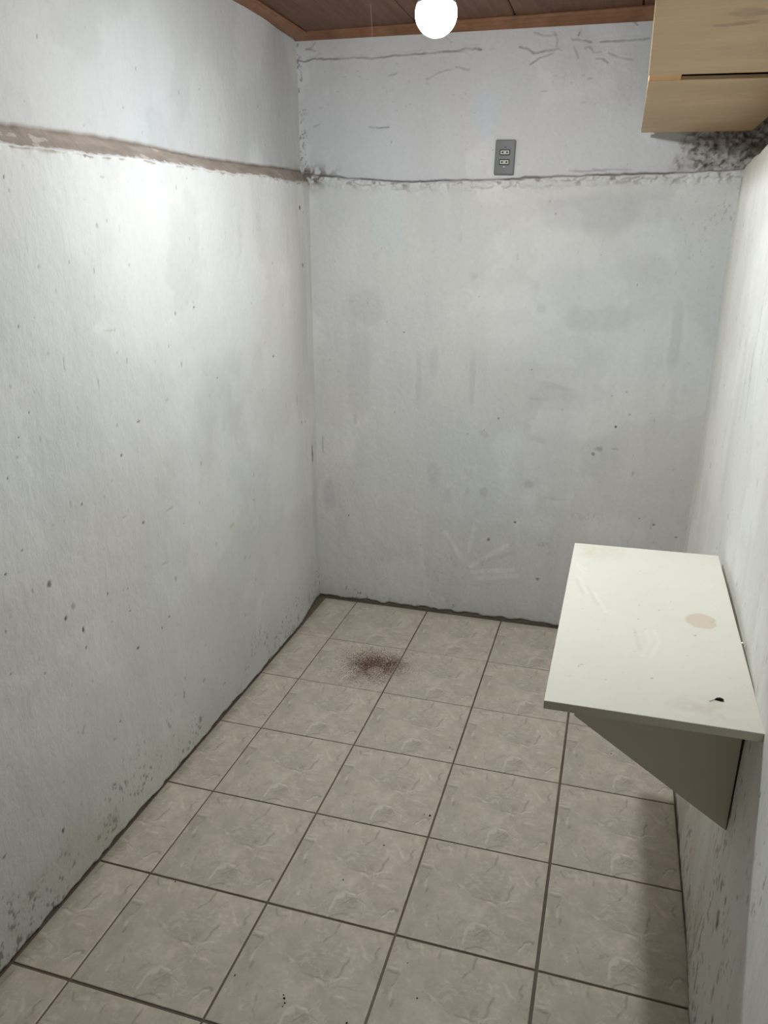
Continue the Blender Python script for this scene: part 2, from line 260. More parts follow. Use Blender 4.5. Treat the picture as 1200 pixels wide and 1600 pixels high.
def stamp(col, disp, U, V, u0, v0, hw, hh, kind, k=1.0, seed=0):
    hw = max(hw, 0.0022); hh = max(hh, 0.0022)
    sel = (np.abs(U - u0) < hw * 2.2) & (np.abs(V - v0) < hh * 2.2)
    if not sel.any(): return
    u = U[sel]; v = V[sel]
    nz = fbm(u * 130 + seed * 7.7, v * 130, 5 + seed, 3) - 0.5
    e = np.sqrt(((u - u0) / hw) ** 2 + ((v - v0) / hh) ** 2) + nz * (0.9 if kind != 'm' else 2.2)
    m = sstep(1.25, 0.55, e)
    if kind in 'ms': m = m * sstep(0.35, 0.65, fbm(u * 210, v * 120, 77 + seed, 2))
    r, g, b, s = KIND[kind]
    col[sel] = mix(col[sel], np.clip(m * s * k, 0, 1), (r, g, b))
    if kind in 'dgebm': disp[sel] -= m * 0.0012 * k

def speckle(col, disp, U, V, dens, seed, fu, fv, rgb, amt, dpt=0.0008, lo=0.70, hi=0.78):
    """pitted plaster: noise islands whose number follows dens (0..1 array)"""
    n = fbm(U * fu, V * fv, seed, 3)
    t = sstep(lo, hi, n + (dens - 0.5) * 0.22) * np.clip(dens * 1.6, 0, 1)
    disp -= t * dpt
    return mix(col, t * amt, rgb)

def base_paint(U, V, seed, tint_amt=1.0):
    c = np.ones(U.shape + (3,)) * np.array((0.708, 0.712, 0.702))
    a = fbm(U * 2.2, V * 1.5, seed, 4) - 0.5
    c = c * (1 + 0.20 * a[..., None])
    st = fbm(U * 14, V * 2.4, seed + 3, 4) - 0.5               # brushed streaks
    c = c * (1 + 0.06 * st[..., None])
    pt = sstep(0.50, 0.60, fbm(U * 3.4 + 0.25 * fbm(U * 20, V * 20, seed + 5, 2), V * 2.8, seed + 6, 5))   # patchy second coat
    c = c * (0.955 + 0.07 * pt[..., None])
    h = fbm(U * 1.6 + 5, V * 1.6, seed + 9, 3) - 0.5           # cooler / warmer coats
    c = c * (1 + 0.7 * tint_amt * h[..., None] * np.array((-0.10, 0.02, 0.09)))
    return c

def lerp_pts(x, pts):
    xs, ys = zip(*pts)
    return np.interp(x, xs, ys)

# ------------------------------------------------------------------ left wall
def left_x(Y):  return -0.155 - 0.030 * sstep(0.02, 0.36, Y)
def build_left():
    ys = np.r_[np.linspace(-3.2, -1.78, 30, endpoint=False), np.arange(-1.78, 0.420, 0.0034)]
    vs = np.r_[np.linspace(0, 1, 500, endpoint=False), np.linspace(1, 2, 26, endpoint=False), np.linspace(2, 3, 130)]
    Y, V = np.meshgrid(ys, vs, indexing='ij')
    zl = lerp_pts(Y, [(-3.2, 1.69), (-1.305, 1.724), (-1.116, 1.732), (-0.878, 1.742), (-0.573, 1.744), (-0.161, 1.755), (0.222, 1.762), (0.4, 1.772)])
    zb = lerp_pts(Y, [(-3.2, 1.74), (-1.245, 1.768), (-1.05, 1.777), (-0.8, 1.785), (-0.49, 1.782), (-0.06, 1.795), (0.285, 1.812), (0.4, 1.815)])
    zl = zl + 0.006 * (fbm(Y * 40, Y * 0, 3, 3) - 0.5) + 0.010 * (fbm(Y * 9, Y * 0 + 4, 4, 2) - 0.5)
    zb = zb + 0.004 * (fbm(Y * 30, Y * 0 + 2, 6, 3) - 0.5)
    xl = left_x(Y); xu = -0.200 - 0.028 * sstep(0.02, 0.36, Y)
    Z = np.where(V < 1, -0.006 + (zl + 0.006) * V, np.where(V < 2, zl + (zb - zl) * (V - 1), zb + (2.32 - zb) * (V - 2)))
    t = np.clip(V - 1, 0, 1)
    X = xl + (xu - xl) * t
    low = V < 1; band = (V >= 1) & (V < 2)
    rough = 0.007 * (fbm(Y * 3, Z * 3, 21, 4) - 0.5) + 0.0022 * (fbm(Y * 22, Z * 14, 22, 3) - 0.5)
    disp = rough.copy()
    lip = np.exp(-((Z - zl) / 0.022) ** 2) * low
    disp += lip * 0.006 * (fbm(Y * 55, Z * 55, 25, 3) - 0.35)
    # paint
    C = base_paint(Y, Z, 101)
    C = np.where((V > 1)[..., None], C * np.array((0.83, 0.835, 0.855)), C)   # greyer and darker above the ledge than below
    C = mix(C, 0.5 * sstep(0.55, 0.75, fbm(Y * 2.3, Z * 3.1, 140, 3)), (0.755, 0.775, 0.775))
    lav = np.exp(-((Y + 1.35) / 0.35) ** 2 - ((Z - 0.30) / 0.12) ** 2)
    C = mix(C, 0.45 * lav, (0.66, 0.62, 0.615))
    # rising damp and mould near the floor
    dz = Z * 1.0
    damp = sstep(0.30, 0.0, dz) * (0.35 + 0.9 * fbm(Y * 5, Z * 7, 150, 4))
    C = mix(C, np.clip(damp * 0.36, 0, 1), (0.50, 0.49, 0.40))
    dens = sstep(0.34, 0.02, dz) * 0.75 + 0.02
    C = speckle(C, disp, Y, Z, dens * sstep(0.3, 0.6, fbm(Y * 6, Z * 6, 160, 3)), 170, 120, 80, (0.20, 0.20, 0.16), 0.75)
    for i, (y0, z0, hw, hh, k) in enumerate(LEFT_MOULD):
        g = np.exp(-((Y - y0) / (hw * 0.6)) ** 2 - ((Z - z0) / (hh * 0.6)) ** 2)
        if i in (4, 5, 6, 7, 8, 9): C = mix(C, 0.30 * g * k, (0.42, 0.43, 0.34))
        C = speckle(C, disp, Y, Z, g * 0.9, 171 + i, 130, 95, (0.19, 0.20, 0.16), 0.7 * k, lo=0.66, hi=0.76)
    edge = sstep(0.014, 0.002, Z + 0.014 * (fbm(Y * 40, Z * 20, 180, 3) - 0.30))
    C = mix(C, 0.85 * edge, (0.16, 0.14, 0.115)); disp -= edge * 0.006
    # bits all over
    for i, (y0, z0, hw, hh, k) in enumerate(LEFT_MARKS): stamp(C, disp, Y, Z, y0, z0, hw, hh, k, 1.0, i)
    for i in range(170):
        y0 = RNG.uniform(-1.7, 0.34); z0 = RNG.uniform(0.05, 1.70)
        stamp(C, disp, Y, Z, y0, z0, RNG.uniform(0.001, 0.003), RNG.uniform(0.002, 0.009), RNG.choice(['g', 'g', 'd', 's']), 0.55, 300 + i)
    for i in range(22):
        y0 = RNG.uniform(-1.3, 0.30); z0 = RNG.uniform(1.85, 2.2)
        stamp(C, disp, Y, Z, y0, z0, RNG.uniform(0.001, 0.003), RNG.uniform(0.002, 0.006), RNG.choice(['g', 'd']), 0.6, 500 + i)
    # wet-looking corner streaks
    C = mix(C, 0.38 * sstep(0.10, 0.36, Y) * sstep(0.42, 0.62, fbm(Y * 24, Z * 2.2, 190, 4)) * low, (0.50, 0.51, 0.51))
    # unpainted mortar band
    rag = t * 1.0 + (fbm(Y * 60, Z * 60, 31, 3) - 0.5) * 0.25
    mort = sstep(0.06, 0.12, rag) * (V < 2.4) * sstep(2.020, 2.0, V)
    mort = np.where(V < 1, sstep(0.006, 0.0, (zl - Z) + 0.016 * (fbm(Y * 30, Z * 30, 33, 3) - 0.45)), mort)
    mc = np.ones(C.shape) * np.array((0.355, 0.305, 0.265)) * (0.70 + 0.55 * fbm(Y * 14, V * 3, 35, 4))[..., None]
    C = C * (1 - mort[..., None]) + mc * mort[..., None]
    fl = mort * sstep(0.68, 0.74, fbm(Y * 26, Z * 60, 36, 3)) * sstep(0.1, 0.3, fbm(Y * 3, Z * 2, 38, 2) - 0.2)
    C = mix(C, fl * 0.7, (0.62, 0.59, 0.55))
    line = np.exp(-((Z - zb) / 0.0035) ** 2) * (0.4 + 0.8 * fbm(Y * 12, Z * 0, 37, 3)) * sstep(-1.3, 0.1, Y + 0.4 * fbm(Y * 5, Z * 0, 39, 2))
    C = mix(C, np.clip(line * 0.75, 0, 1), (0.12, 0.10, 0.085))
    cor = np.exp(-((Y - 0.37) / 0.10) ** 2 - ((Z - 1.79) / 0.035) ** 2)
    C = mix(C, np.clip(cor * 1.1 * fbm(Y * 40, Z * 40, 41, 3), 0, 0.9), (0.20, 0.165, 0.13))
    X = X + disp
    return structure(grid_mesh('wall_left', np.stack([X, Y, Z], -1), C, M_WALL_L, flip=False))

# ------------------------------------------------------------------ back wall
def build_back():
    xs = np.arange(-0.27, 1.45, 0.0034)
    vs = np.r_[np.linspace(0, 0.93, 460, endpoint=False), np.linspace(0.93, 1, 60, endpoint=False), np.linspace(1, 1.05, 10, endpoint=False), np.linspace(1.05, 2, 190)]
    X, V = np.meshgrid(xs, vs, indexing='ij')
    zl = lerp_pts(X, [(-0.3, 1.808), (-0.165, 1.799), (-0.08, 1.789), (0.018, 1.779), (0.13, 1.770), (0.247, 1.765), (0.537, 1.768), (0.833, 1.773), (1.156, 1.774), (1.358, 1.782), (1.45, 1.784)])
    zl = zl + 0.006 * (fbm(X * 32, X * 0, 203, 3) - 0.5)
    Z = np.where(V < 1, -0.006 + (zl + 0.006) * V, np.where(V < 1.05, zl + 0.006 * (V - 1) / 0.05, zl + 0.006 + (2.32 - zl - 0.006) * (V - 1.05) / 0.95))
    t = sstep(0, 1, np.clip((V - 1) / 0.05, 0, 1))
    Yb = 0.380 + 0.016 * t
    disp = 0.008 * (fbm(X * 2.6, Z * 2.6, 221, 4) - 0.5) + 0.0020 * (fbm(X * 24, Z * 18, 222, 3) - 0.5)
    low = V < 1
    lip = np.exp(-(np.abs(Z - zl + 0.008) / 0.022) ** 2) * low
    lump = fbm(X * 34, Z * 48, 225, 3)
    disp += lip * 0.014 * sstep(0.42, 0.68, lump) + np.exp(-(np.abs(Z - zl) / 0.006) ** 2) * low * 0.004
    C = base_paint(X, Z, 201)
    up = ~low
    C = np.where(up[..., None], C * np.array((0.985, 0.995, 1.035)), C)
    for x0, z0, hw, hh, ang, k in BACK_SMUDGES:
        hw2 = hw * 1.25; hh2 = hh * 1.25
        a = math.radians(ang); du = (X - x0) * math.cos(a) + (Z - z0) * math.sin(a); dv = -(X - x0) * math.sin(a) + (Z - z0) * math.cos(a)
        e = np.maximum(np.abs(du) / hw2, np.abs(dv) / hh2) * 0.5 + 0.5 * np.hypot(du / hw2, dv / hh2)
        e = e + 0.7 * (fbm(X * 14, Z * 9, int(abs(x0) * 1000) + 7, 4) - 0.5)
        m = sstep(1.1, 0.6, e)
        C = mix(C, np.clip(m * abs(k) * 1.05, 0, 1), (0.50, 0.50, 0.515) if k > 0 else (0.82, 0.825, 0.81))
    blu = sstep(1.1, 0.5, np.hypot((X - 0.13) / 0.09, (Z - 1.62) / 0.13) + 0.6 * (fbm(X * 12, Z * 8, 240, 3) - 0.5))
    C = mix(C, 0.6 * blu, (0.66, 0.735, 0.745))
    blu = sstep(1.1, 0.4, np.hypot((X - 0.5) / 0.07, (Z - 2.0) / 0.11) + 0.6 * (fbm(X * 12, Z * 8, 241, 3) - 0.5))
    C = mix(C, 0.5 * blu, (0.655, 0.685, 0.75))
    for x0, z0, x1, z1, w in BACK_STROKES:
        d = seg_dist(X, Z, (x0, z0), (x1, z1))
        m = sstep(0.014, 0.005, d + 0.008 * (fbm(X * 50, Z * 50, 250, 3) - 0.5))
        C = mix(C, np.clip(m * abs(w) * 0.85 * (0.35 + fbm(X * 30, Z * 30, 251, 3)), 0, 1), (0.86, 0.86, 0.845) if w < 0 else (0.48, 0.48, 0.48))
    # streaky verticals
    C = mix(C, 0.13 * sstep(0.55, 0.75, fbm(X * 13, Z * 3.0, 260, 4)) * low, (0.52, 0.525, 0.53))
    dens = 0.06 + 0.30 * sstep(0.9, 0.1, Z) + 0.45 * sstep(1.05, 1.35, X) * sstep(1.2, 1.7, Z)
    C = speckle(C, disp, X, Z, dens * sstep(0.35, 0.65, fbm(X * 5, Z * 5, 262, 3)), 263, 110, 70, (0.33, 0.32, 0.31), 0.6)
    for i, b in enumerate(BACK_MARKS): stamp(C, disp, X, Z, b[0], b[1], b[2], b[3], b[5], b[6], 600 + i)
    for i in range(150):
        x0 = RNG.uniform(-0.16, 1.33); z0 = RNG.uniform(0.03, 2.2)
        stamp(C, disp, X, Z, x0, z0, RNG.uniform(0.001, 0.003), RNG.uniform(0.0015, 0.006), RNG.choice(['g', 'g', 'g', 'd']), 0.5, 700 + i)
    # dark crevice where the lower coat ends
    wob = 0.004 * (fbm(X * 40, Z * 0, 270, 3) - 0.5)
    lw = 0.0028 + 0.0026 * fbm(X * 7, Z * 0, 271, 3)
    m = sstep(lw * 1.5, lw * 0.5, np.abs(Z - zl - 0.004 + wob)) * (0.45 + 0.55 * sstep(0.35, 0.6, fbm(X * 9, Z * 0, 272, 3)))
    C = mix(C, np.clip(m * 0.80, 0, 1), (0.17, 0.15, 0.135))
    cr = lip * sstep(0.58, 0.42, lump) * sstep(0.52, 0.66, fbm(X * 50, Z * 60, 273, 3))
    C = mix(C, np.clip(cr * 0.8, 0, 1), (0.30, 0.265, 0.24))
    # broken, dirty corner at the right and at the left of the ledge
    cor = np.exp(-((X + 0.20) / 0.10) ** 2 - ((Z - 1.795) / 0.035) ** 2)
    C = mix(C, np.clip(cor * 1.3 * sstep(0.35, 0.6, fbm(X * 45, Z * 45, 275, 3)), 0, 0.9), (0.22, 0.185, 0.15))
    disp -= cor * 0.012 * (fbm(X * 40, Z * 40, 276, 3) - 0.3)
    rr = sstep(1.12, 1.26, X + 0.10 * (fbm(X * 14, Z * 14, 277, 3) - 0.5)) * sstep(1.775, 1.80, Z) * sstep(2.1, 1.95, Z)
    lum2 = fbm(X * 52, Z * 64, 278, 4)
    disp += rr * 0.030 * (lum2 - 0.5)
    C = mix(C, rr * np.clip(0.80 + 0.8 * (0.5 - lum2), 0, 0.95), (0.36, 0.33, 0.315))
    C = mix(C, rr * sstep(0.42, 0.34, fbm(X * 70, Z * 80, 279, 3)) * 0.8, (0.15, 0.13, 0.115))
    # hairline cracks and flaked paint on the upper strip
    for pts, w in BACK_CRACKS:
        dmin = None
        cx = [p[0] for p in pts]; cz = [p[1] for p in pts]
        sel = (X > min(cx) - 0.03) & (X < max(cx) + 0.03) & (Z > min(cz) - 0.03) & (Z < max(cz) + 0.03)
        u = X[sel] + 0.006 * (fbm(X[sel] * 60, Z[sel] * 60, 280, 3) - 0.5); v = Z[sel] + 0.006 * (fbm(X[sel] * 60, Z[sel] * 60, 281, 3) - 0.5)
        for a, b in zip(pts, pts[1:]):
            d = seg_dist(u, v, a, b); dmin = d if dmin is None else np.minimum(dmin, d)
        m = sstep(0.0050, 0.0012, dmin) * (0.55 + 0.45 * sstep(0.3, 0.6, fbm(u * 25, v * 25, 282, 3)))
        C[sel] = mix(C[sel], np.clip(m * 0.72 * w, 0, 0.95), (0.22, 0.22, 0.23))
        disp[sel] -= m * 0.003 * w
        m2 = sstep(0.012, 0.003, dmin) * (u * 0 + 1)
        disp[sel] += m2 * 0.0022 * w * (fbm(u * 30, v * 30, 283, 3))
    for i in range(46):
        stamp(C, disp, X, Z, RNG.normal(-0.212, 0.016), 1.81 + abs(RNG.normal(0, 0.12)), RNG.uniform(0.0015, 0.005), RNG.uniform(0.002, 0.006), RNG.choice(['d', 'g', 'g']), 0.7, 1300 + i)
    for i in range(40):
        stamp(C, disp, X, Z, RNG.uniform(-0.16, 1.1), RNG.uniform(1.99, 2.24), RNG.uniform(0.004, 0.012), RNG.uniform(0.0016, 0.003), 'g', RNG.uniform(0.3, 0.7), 1400 + i)
    # edge at the very left of the upper strip: rough pitted corner
    e = sstep(-0.19, -0.225, X) * (Z > 1.8)
    C = speckle(C, disp, X, Z, e * 0.9, 290, 90, 60, (0.25, 0.24, 0.23), 0.7)
    # foot of the wall
    foot = sstep(0.10, 0.0, Z) * (0.3 + fbm(X * 7, Z * 8, 292, 3)) * 0.35
    C = mix(C, np.clip(foot, 0, 1), (0.47, 0.45, 0.40))
    C = speckle(C, disp, X, Z, sstep(0.11, 0.01, Z) * 0.75 * sstep(0.35, 0.6, fbm(X * 7, Z * 5, 293, 3)), 294, 90, 80, (0.20, 0.19, 0.165), 0.75)
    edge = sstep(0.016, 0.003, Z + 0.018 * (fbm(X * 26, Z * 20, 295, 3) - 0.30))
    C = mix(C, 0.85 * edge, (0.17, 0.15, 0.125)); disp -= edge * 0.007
    return structure(grid_mesh('wall_back', np.stack([X, Yb - disp, Z], -1), C, M_WALL_B, flip=False))

# ------------------------------------------------------------------ right wall
def right_x(Y, Z):
    x = lerp_pts(Y, [(-3.2, 1.300), (-1.36, 1.307), (-1.27, 1.311), (-1.11, 1.317), (-0.90, 1.321), (-0.604, 1.322), (0.42, 1.322)])
    x = x + 0.012 * np.clip(Z / 0.8, 0, 1) * sstep(-1.9, -0.6, Y) + 0.010 * np.clip(Z / 0.8, 0, 1)
    x = x + (0.024 + 0.012 * sstep(1.4, 1.78, Z)) * sstep(-0.02, 0.37, Y)
    return x
def build_right():
    ys = np.r_[np.linspace(-3.2, -1.72, 30, endpoint=False), np.arange(-1.72, 0.42, 0.0042)]
    vs = np.r_[np.linspace(0, 1, 470, endpoint=False), np.linspace(1, 2, 24, endpoint=False), np.linspace(2, 3, 40)]
    Y, V = np.meshgrid(ys, vs, indexing='ij')
    zt = lerp_pts(Y, [(-3.2, 1.80), (-0.37, 1.800), (-0.24, 1.790), (0.0, 1.778), (0.42, 1.782)]) + 0.008 * (fbm(Y * 20, Y * 0, 401, 3) - 0.5)
    rad = 0.030
    t = np.clip(V - 1, 0, 1)
    Z = np.where(V < 1, -0.006 + (zt - rad + 0.006) * V, np.where(V < 2, zt - rad + rad * np.sin(t * math.pi / 2), zt + (2.32 - zt) * (V - 2)))
    X = right_x(Y, np.minimum(Z, 1.78))
    X = X + np.where(V < 1, 0, rad * (1 - np.cos(t * math.pi / 2))) + 0.05 * sstep(0.7, 1.0, t)
    disp = 0.007 * (fbm(Y * 2.4, Z * 2.0, 421, 4) - 0.5) + 0.0026 * (fbm(Y * 22, Z * 7, 422, 3) - 0.5)
    C = base_paint(Y, Z, 401, 0.7) * np.array((1.14, 1.135, 1.10))
    C = mix(C, 0.16 * sstep(0.52, 0.72, fbm(Y * 16, Z * 2.6, 430, 4)), (0.53, 0.52, 0.515))
    C = mix(C, 0.15 * sstep(0.52, 0.72, fbm(Y * 20, Z * 3.0, 431, 4)), (0.80, 0.80, 0.79))
    dens = 0.16 + 0.62 * sstep(0.75, 0.15, Z) * sstep(-0.5, -1.1, Y) + 0.22 * sstep(1.1, 0.5, Z)
    C = speckle(C, disp, Y, Z, dens * sstep(0.30, 0.6, fbm(Y * 6, Z * 4, 440, 3)), 441, 95, 38, (0.17, 0.145, 0.12), 0.85)
    C = mix(C, sstep(0.75, 0.1, Z) * (0.30 + 0.35 * sstep(0.4, 0.7, fbm(Y * 9, Z * 4, 442, 4))), (0.56, 0.50, 0.43))
    for y0, z0, hw, hh, k, s in ((-1.416, 0.339, 0.014, 0.022, 'b', 0.9), (-1.412, 0.325, 0.006, 0.012, 'd', 0.8), (-1.505, 0.295, 0.006, 0.016, 'b', 0.6), (-1.49, 0.24, 0.008, 0.02, 'b', 0.5),
                                 (-0.654, 1.38, 0.004, 0.07, 'g', 0.9), (-0.640, 1.27, 0.005, 0.06, 'g', 1.0), (-0.655, 1.18, 0.004, 0.05, 'g', 0.8), (-0.40, 1.36, 0.006, 0.10, 's', 0.9)):
        stamp(C, disp, Y, Z, y0, z0, hw, hh, k, s, int(abs(z0) * 900))
    for i in range(260):
        y0 = RNG.uniform(-1.68, 0.2); z0 = RNG.uniform(0.02, 1.7)
        if RNG.uniform() < 0.45: y0 = RNG.uniform(-1.65, -1.1); z0 = RNG.uniform(0.0, 0.75)
        stamp(C, disp, Y, Z, y0, z0, RNG.uniform(0.0012, 0.004), RNG.uniform(0.003, 0.012), RNG.choice(['g', 'g', 'd', 'e']), 0.6, 900 + i)
    pk = np.exp(-((Y - 0.2) / 0.12) ** 2 - ((Z - 0.72) / 0.10) ** 2)
    C = mix(C, 0.35 * pk * fbm(Y * 20, Z * 10, 450, 3), (0.70, 0.55, 0.45))
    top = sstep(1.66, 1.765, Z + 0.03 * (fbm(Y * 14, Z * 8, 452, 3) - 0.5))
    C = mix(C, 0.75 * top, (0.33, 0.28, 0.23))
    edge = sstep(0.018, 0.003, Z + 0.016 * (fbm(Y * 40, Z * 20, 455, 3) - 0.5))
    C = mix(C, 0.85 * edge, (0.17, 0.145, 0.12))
    return structure(grid_mesh('wall_right', np.stack([X - disp, Y, Z], -1), C, M_WALL_R, flip=True))

build_left(); build_back(); build_right()
bm = bm_prism([(-0.30, -3.30), (1.48, -3.30), (1.48, -3.19), (-0.30, -3.19)], 'z', -0.02, 2.33)
structure(bm_obj('wall_front', bm, M_PLAIN))

# ------------------------------------------------------------------ floor: one mesh of tiles over a grout bed
M_TILE = attr_mat('ceramic_tile', 0.36, 0.35, (95, 0.10), [(60, 0.12, 0.0012, (1, 1, 1))])
def tile_print(s, t):
    """the marbled print, the same on every tile; s,t in 0..1"""
    C = np.ones(s.shape + (3,)) * np.array((0.550, 0.487, 0.410))
    w1 = fbm(s * 5, t * 5, 801, 4) - 0.5; w2 = fbm(s * 5 + 9, t * 5, 802, 4) - 0.5
    big = fbm(s * 3 + w1 * 1.3, t * 3 + w2 * 1.3, 803, 4) - 0.5
    C = C * (1 + 0.30 * big[..., None])
    mot = fbm(s * 16 + 2 * w1, t * 16 + 2 * w2, 805, 4) - 0.5
    C = C * (1 + 0.30 * mot[..., None])
    gr = sstep(0.5, 0.7, fbm(s * 2.6 + w2, t * 2.6, 804, 3))
    C = mix(C, 0.30 * gr, (0.500, 0.462, 0.395))
    su = s + 0.035 * (fbm(s * 9, t * 9, 811, 3) - 0.5) * 2; tv = t + 0.035 * (fbm(s * 9 + 4, t * 9, 812, 3) - 0.5) * 2
    for (c, rx, ry, k) in TILE_PATCH:
        e = np.hypot((su - c[0]) / rx, (tv - c[1]) / ry) + 0.5 * (fbm(s * 11, t * 11, 820, 3) - 0.5)
        C = mix(C, np.clip(0.5 * abs(k) * sstep(1.08, 0.86, e), 0, 1), (0.445, 0.402, 0.335) if k > 0 else (0.624, 0.576, 0.516))
    rid = 1 - np.abs(2 * fbm(s * 5 + 2 * w1, t * 5 + 2 * w2, 830, 4) - 1)
    C = mix(C, 0.40 * sstep(0.93, 0.985, rid) * sstep(0.4, 0.6, fbm(s * 4, t * 4, 831, 2)), (0.696, 0.654, 0.594))
    rid = 1 - np.abs(2 * fbm(s * 6 + 2 * w2, t * 6 - 2 * w1, 840, 4) - 1)
    C = mix(C, 0.40 * sstep(0.95, 0.99, rid) * sstep(0.45, 0.6, fbm(s * 4, t * 4, 841, 2)), (0.312, 0.275, 0.237))
    def lines(L, C, rgb, wid, amt):
        for pl in L:
            d = None
            for a, b in zip(pl, pl[1:]):
                dd = seg_dist(su, tv, a, b); d = dd if d is None else np.minimum(d, dd)
            m = sstep(wid, wid * 0.25, d) * sstep(0.25, 0.6, fbm(s * 16, t * 16, 850, 3))
            C = mix(C, np.clip(m * amt, 0, 1), rgb)
        return C
    C = lines(TILE_WHITE, C, (0.76, 0.70, 0.62), 0.015, 0.50)
    C = lines(TILE_DARK, C, (0.300, 0.269, 0.231), 0.011, 0.66)
    return C

XB = [-0.165, 0.0, 0.33, 0.66, 0.99, 1.317]           # column joints
GX = [0, 0.0042, 0.0054, 0.0058, 0.0076, 0.0]
YB = [0.358, 0.0009, -0.3306, -0.6578, -0.9918, -1.3249, -1.6458, -1.98, -2.31, -2.64, -2.97, -3.2]
GY = [0.0, 0.0042, 0.0042, 0.0046, 0.0050, 0.0062, 0.0072, 0.006, 0.006, 0.006, 0.006, 0.0]
def build_floor():
    cos, qs, cols = [], [], []; base = 0
    bed_x = np.arange(-0.26, 1.46, 0.02); bed_y = np.arange(-3.3, 0.44, 0.02)
    def add(P, C):
        nonlocal base
        n, m = P.shape[:2]; idx = np.arange(n * m).reshape(n, m) + base
        qs.append(np.stack([idx[:-1, :-1], idx[1:, :-1], idx[1:, 1:], idx[:-1, 1:]], -1).reshape(-1, 4))
        cos.append(P.reshape(-1, 3)); cols.append(C.reshape(-1, 3)); base += n * m
    BX, BY = np.meshgrid(bed_x, bed_y, indexing='ij')
    g = fbm(BX * 9, BY * 9, 870, 4)
    BC = np.ones(BX.shape + (3,)) * np.array((0.135, 0.105, 0.078)) * (0.65 + 0.7 * g)[..., None]
    add(np.stack([BX, BY, np.full(BX.shape, -0.0028) - 0.0008 * g], -1), BC)
    tiles = []
    for i in range(5):
        for j in range(len(YB) - 1):
            x0 = XB[i] + GX[i] / 2; x1 = XB[i + 1] - GX[i + 1] / 2
            y1 = YB[j] - GY[j] / 2; y0 = YB[j + 1] + GY[j + 1] / 2
            if i == 0 and j == 0:
                tiles.append((x0, x1, 0.028, y1, i, j, 0, 0.02)); tiles.append((x0, x1, y0, 0.0255, i, j, 0.3, 0))
            else: tiles.append((x0, x1, y0, y1, i, j, 0, 0))
    for x0, x1, y0, y1, i, j, so, to in tiles:
        if i == 0: x0 = -0.1515
        st = 0.0026 if y1 > -1.9 and j > 1 else (0.0036 if j <= 1 else 0.02)
        def axis(a, b):
            n = max(4, int((b - a) / st))
            mid = np.linspace(a + 0.0022, b - 0.0022, n)
            return np.r_[a, a, a + 0.0007, mid, b - 0.0007, b, b]
        ax = axis(x0, x1); ay = axis(y0, y1)
        PX, PY = np.meshgrid(ax, ay, indexing='ij')
        ex = np.r_[-0.0045, -0.0012, -0.0003, np.zeros(len(ax) - 6), -0.0003, -0.0012, -0.0045]
        ey = np.r_[-0.0045, -0.0012, -0.0003, np.zeros(len(ay) - 6), -0.0003, -0.0012, -0.0045]
        tilt = 0.0006 * (_hash(np.array([i * 7.0]), np.array([j * 3.0]), 5)[0] - 0.5)
        PZ = np.minimum(ex[:, None], ey[None, :]) + tilt
        s = (PX - XB[i]) / 0.33 if i else 1 + (PX - 0.0) / 0.33
        t = (PY - YB[j + 1]) / 0.33 + to
        C = tile_print(s + so, t)
        jit = 1 + 0.05 * (_hash(np.array([i * 3.0]), np.array([j * 5.0]), 9)[0] - 0.5)
        C = C * jit
        ed = (np.minimum(ex[:, None], ey[None, :]) < -0.0002) & (np.minimum(ex[:, None], ey[None, :]) > -0.002)
        C = np.where(ed[..., None], C * 1.18, C)  # tile edges lightened: glaze highlight painted into the colour
        C = np.where((np.minimum(ex[:, None], ey[None, :]) < -0.004)[..., None], np.array((0.16, 0.13, 0.10)), C)
        # rusty tint around the spilled powder, grime along the left wall
        m = np.exp(-(((PX - 0.245) / 0.075) ** 2 + ((PY + 0.165) / 0.080) ** 2)) * (0.5 + 0.8 * fbm(PX * 120, PY * 120, 880, 3))
        C = mix(C, np.clip(0.30 * m, 0, 1), (0.20, 0.10, 0.075))
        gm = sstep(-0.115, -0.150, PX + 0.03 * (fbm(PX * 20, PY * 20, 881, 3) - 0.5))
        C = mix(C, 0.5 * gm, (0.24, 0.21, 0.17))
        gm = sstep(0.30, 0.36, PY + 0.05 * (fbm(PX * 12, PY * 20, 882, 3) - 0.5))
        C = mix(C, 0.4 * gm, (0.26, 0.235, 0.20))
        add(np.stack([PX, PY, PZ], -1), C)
    return structure(raw_mesh('floor', np.concatenate(cos), np.concatenate(qs), np.concatenate(cols), M_TILE))
build_floor()

# ------------------------------------------------------------------ ceiling boards and cornice
def wood(name, c0, c1, rough, scale, vec, spec=0.3, bumpst=0.15):
    m = new_mat(name, c0, rough, spec)
    p = m.node_tree.nodes['Principled BSDF']
    n = noise_node(m, scale, 7, 0.6, vec, 0.6)
    r = ramp(m, n.outputs['Fac'], [(0.30, c0), (0.70, c1)])
    n2 = noise_node(m, scale * 0.35, 3, 0.5, (1, 1, 1), 1.0)
    r2 = ramp(m, n2.outputs['Fac'], [(0.3, (0.82, 0.82, 0.82)), (0.7, (1.1, 1.08, 1.05))])
    LK(m, mult(m, r.outputs['Color'], r2.outputs['Color']), p.inputs['Base Color'])
    LK(m, bump(m, n.outputs['Fac'], bumpst, 0.002), p.inputs['Normal'])
    return m
M_CEIL = wood('ceiling_wood', (0.125, 0.058, 0.033), (0.200, 0.098, 0.058), 0.55, 9, (5, 0.5, 1))
M_CORN = wood('cornice_wood', (0.200, 0.092, 0.046), (0.300, 0.150, 0.082), 0.5, 12, (1.2, 1.2, 3))
edges = [-0.27, 0.243, 0.592, 1.009, 1.43]
bm = bmesh.new()
